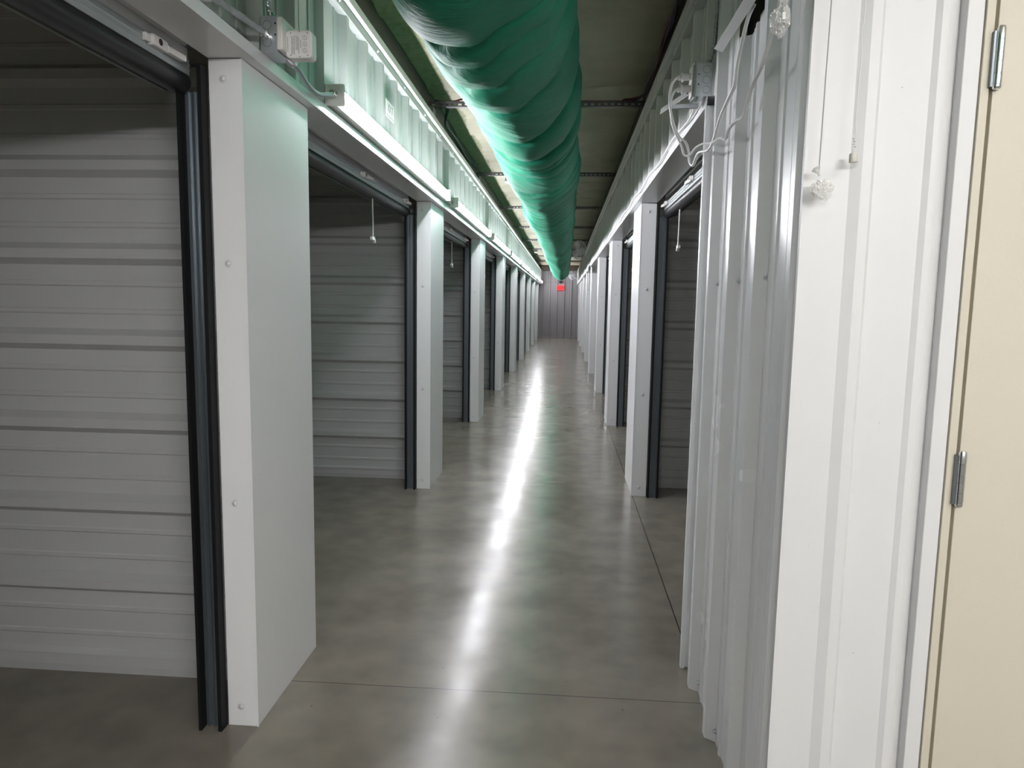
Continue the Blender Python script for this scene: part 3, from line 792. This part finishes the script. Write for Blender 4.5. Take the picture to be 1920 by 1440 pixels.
bag('plastic_bag', (.5235, 1.545, 1.665), .021, .013, .026, 2, 'small clear bag tied around the end of the grey pull string', tail=((.5195, 1.55, 1.688), (-.5, -.1, .8)))

# ------------------------------------------------------------------ cables at the ceiling
def bundle(name, pts, n, r, mats, label, seed):
    rnd = random.Random(seed); e = empty(name, (0, 0, 0), label, 'cable')
    for i in range(n):
        ox, oz, ph = rnd.uniform(-r, r) * 2, rnd.uniform(-r, r) * 2, rnd.uniform(0, 6)
        q = [(x + ox * math.cos(ph + j * 1.3), y, z + oz * math.sin(ph + j * 1.3)) for j, (x, y, z) in enumerate(pts)]
        MB().tube(q, r, 6, res=6).build('strand', mats[i % len(mats)], e, smooth=True)
    return e
bundle('cable_bundle', [(.555, 3.2, 3.04), (.560, 3.9, 3.03), (.568, 4.2, 3.015), (.572, 4.55, 3.035), (.575, 4.9, 3.01), (.570, 5.3, 2.99), (.56, 5.6, 2.975), (.50, 5.72, 2.975), (.42, 5.745, 2.975)], 5, .008, [M['wire'], M['redwire'], M['wire']], 'dark and red cable bundle hanging along the right ceiling edge', 5)
bundle('cable_bundle', [(-1.05, 5.76, 2.975), (-.98, 5.78, 2.96), (-.985, 5.9, 2.95), (-1.03, 6.1, 2.90), (-1.06, 6.5, 2.93), (-1.07, 7.1, 2.97), (-1.08, 7.9, 2.96), (-1.075, 8.7, 2.99)], 3, .007, [M['wire'], M['strap']], 'thin dark cables drooping along the left ceiling beam', 8)
o = MB().tube([(-1.02, 5.752, 2.968), (-.9, 5.755, 2.975), (-.80, 5.755, 3.000), (-.70, 5.755, 2.990), (-.6, 5.752, 2.972), (.40, 5.752, 2.97)], .008, 8, res=8).build('cable', M['redwire'], smooth=True)
tag(o, 'dark red cable lying on the nearest strut over the duct', 'cable')

# detectors on struts
def detector(x, y, label):
    e = empty('smoke_detector', (x, y, 2.924), label, 'detector', 'detectors under the struts')
    MB().box(-.045, .045, -.04, .04, -.055, 0).build('mounting_box', M['strap'], e)
    MB().lathe((0, 0, -.055), (0, 0, -1), [(0, .060), (.012, .062), (.028, .045), (.030, .028), (.034, .026)], 24).build('sensor_body', M['plastic'], e, smooth=True)
detector(-.70, 8.79, 'white round detector hanging under the second strut left of the duct')
detector(-.86, 5.74 + P * 5, 'tiny detector under the sixth strut far down the hall')

# ------------------------------------------------------------------ fans
def fan(cx, cy, cz, D, xw, label):
    e = empty('wall_fan', (cx, cy, cz), label, 'fan', 'fans on the right wall band')
    ax = Vector((-.62, -.70, -.12)).normalized(); u = ax.orthogonal().normalized(); w = ax.cross(u); R = D / 2
    def ring(mb, r, off, t=.003, n=36):
        pts = [ax * off + u * r * math.cos(2*PI*i/n) + w * r * math.sin(2*PI*i/n) for i in range(n + 1)]
        mb.tube(pts, t, 5, smooth=False)
    mb = MB(); ring(mb, R, 0, .006); ring(mb, R * .98, .02, .003); ring(mb, R * .62, .045, .002); ring(mb, R * .3, .055, .002)
    for i in range(40):
        a = 2 * PI * i / 40; q = u * math.cos(a) + w * math.sin(a)
        mb.tube([ax * .058 + q * R * .16, ax * .045 + q * R * .62, q * R], .0032, 4, smooth=False)
        mb.tube([ax * -.06 + q * R * .16, ax * -.045 + q * R * .62, q * R], .0022, 4, smooth=False)
    mb.lathe(ax * .052, ax, [(0, R * .17), (.008, R * .17), (.012, R * .1)], 16)
    mb.build('cage', M['fan'], e)
    mb = MB()
    for k in range(3):
        a = 2 * PI * k / 3; v = []
        for rr, da, o in ((.12, -.2, -.012), (.12, .5, .012), (.5, .75, .02), (.86, .55, .018), (.9, .1, 0), (.7, -.25, -.018), (.4, -.25, -.018)):
            q = u * math.cos(a + da) + w * math.sin(a + da); v.append(mb.bm.verts.new(q * R * rr + ax * o))
        mb.bm.faces.new(v)
    mb.build('blades', M['fan'], e, solid=.002)
    mb = MB(); mb.lathe(ax * -.16, ax, [(0, .02), (.02, .05), (.09, .055), (.10, .03), (.13, .012)], 16); mo = mb.build('motor', M['fan'], e, smooth=True)
    wl = Vector((xw - cx, .05, -.14))
    mb = MB(); mb.tube([ax * -.12, ax * -.12 + Vector((.0, .02, -.08)), Vector((wl.x - .03, .05, -.14)), wl], .012, 8, res=6)
    mb.box(wl.x - .02, wl.x, wl.y - .05, wl.y + .05, wl.z - .07, wl.z + .05); mb.build('bracket', M['fan'], e)
fan(.30, 16.0, 2.57, .42, .512, 'pale round wall fan, the larger nearer one on the right band')
fan(.26, 27.3, 2.44, .32, .512, 'pale round wall fan, the small far one by the end wall')
bag('cord_tangle', (.46, 14.2, 2.10), .035, .25, .09, 6, 'pale tangle of cords and plastic on the right ledge below the larger fan', mat=M['cable'])
bpy.data.objects['cord_tangle']['category'] = 'cord'
o = MB().tube([(.465, 14.15, 2.05), (.47, 14.1, 1.85), (.462, 14.12, 1.66), (.47, 14.1, 1.62)], .008, 6).build('hanging_cord', M['cable'], smooth=True)
tag(o, 'short white cord end hanging below the tangle on the right row', 'cord')

# ------------------------------------------------------------------ exit sign and camera at the end wall
es = empty('exit_sign', (-.165, YE - .10, 2.0), 'glowing red EXIT sign on the far end wall', 'sign')
MB().box(-.145, .145, 0, .045, -.095, .095).build('housing', M['exit'], es, bevel=.004)
text_obj('EXIT', .132, 'letters', M['exitface'], es, Matrix.Translation((0, -.004, 0)) @ Matrix.Rotation(PI / 2, 4, 'X'), bold=.003)
MB().box(-.02, .02, .04, .068, .02, .06).build('wall_mount', M['strap'], es)
e = empty('security_camera', (-.17, YE - .12, 2.235), 'small black camera above the EXIT sign', 'camera')
MB().box(-.055, .055, .02, .06, -.05, .05).build('housing', M['darkink'], e, bevel=.006)
MB().lathe((0, .02, -.005), (0, -1, 0), [(0, .030), (.012, .028), (.02, .01)], 14).build('dome', M['black'], e, smooth=True)
MB().box(-.015, .015, .06, .088, -.01, .01).build('wall_mount', M['strap'], e)
o = MB().cyl((-1.09, YE - .35, 2.985), (.59, YE - .35, 2.985), .085, seg=24).build('insulation_roll', M['wrap'], smooth=True)
tag(o, 'cream wrapped pipe crossing the hall above the far end wall', 'pipe')
o = MB().box(.485, .500, YE - .75, YE - .72, TOP + .04, 2.62).build('trim_10', M['white']); struct(o)

# ------------------------------------------------------------------ camera
r = Vector((0, 0, 0))
f = 1333.0
dv = Vector((98, -153, f)).normalized(); g = Vector((-192, 11598, f)); g = (g - dv * g.dot(dv)).normalized(); rv = g.cross(dv)
cx = Vector((rv.x, dv.x, -g.x)); cy = -Vector((rv.y, dv.y, -g.y)); cz = -Vector((rv.z, dv.z, -g.z))
cam = bpy.data.cameras.new('camera'); co = bpy.data.objects.new('camera', cam); C.objects.link(co)
mw = Matrix(((cx.x, cy.x, cz.x, 0), (cx.y, cy.y, cz.y, 0), (cx.z, cy.z, cz.z, 1.42), (0, 0, 0, 1)))
co.matrix_world = mw
cam.sensor_width = 36; cam.lens = f / 1920 * 36; cam.clip_start = .02; cam.clip_end = 100
S = bpy.context.scene; S.camera = co
wd = bpy.data.worlds.new('world'); S.world = wd; wd.use_nodes = True
wd.node_tree.nodes['Background'].inputs[0].default_value = (0, 0, 0, 1)
S.view_settings.view_transform = 'Standard'; S.view_settings.look = 'None'; S.view_settings.gamma = 1
S.view_settings.use_curve_mapping = False
S.view_settings.exposure = 2.25
S.cycles.max_bounces = 10; S.cycles.diffuse_bounces = 6
S.cycles.caustics_reflective = False; S.cycles.caustics_refractive = False
S.cycles.sample_clamp_indirect = 6
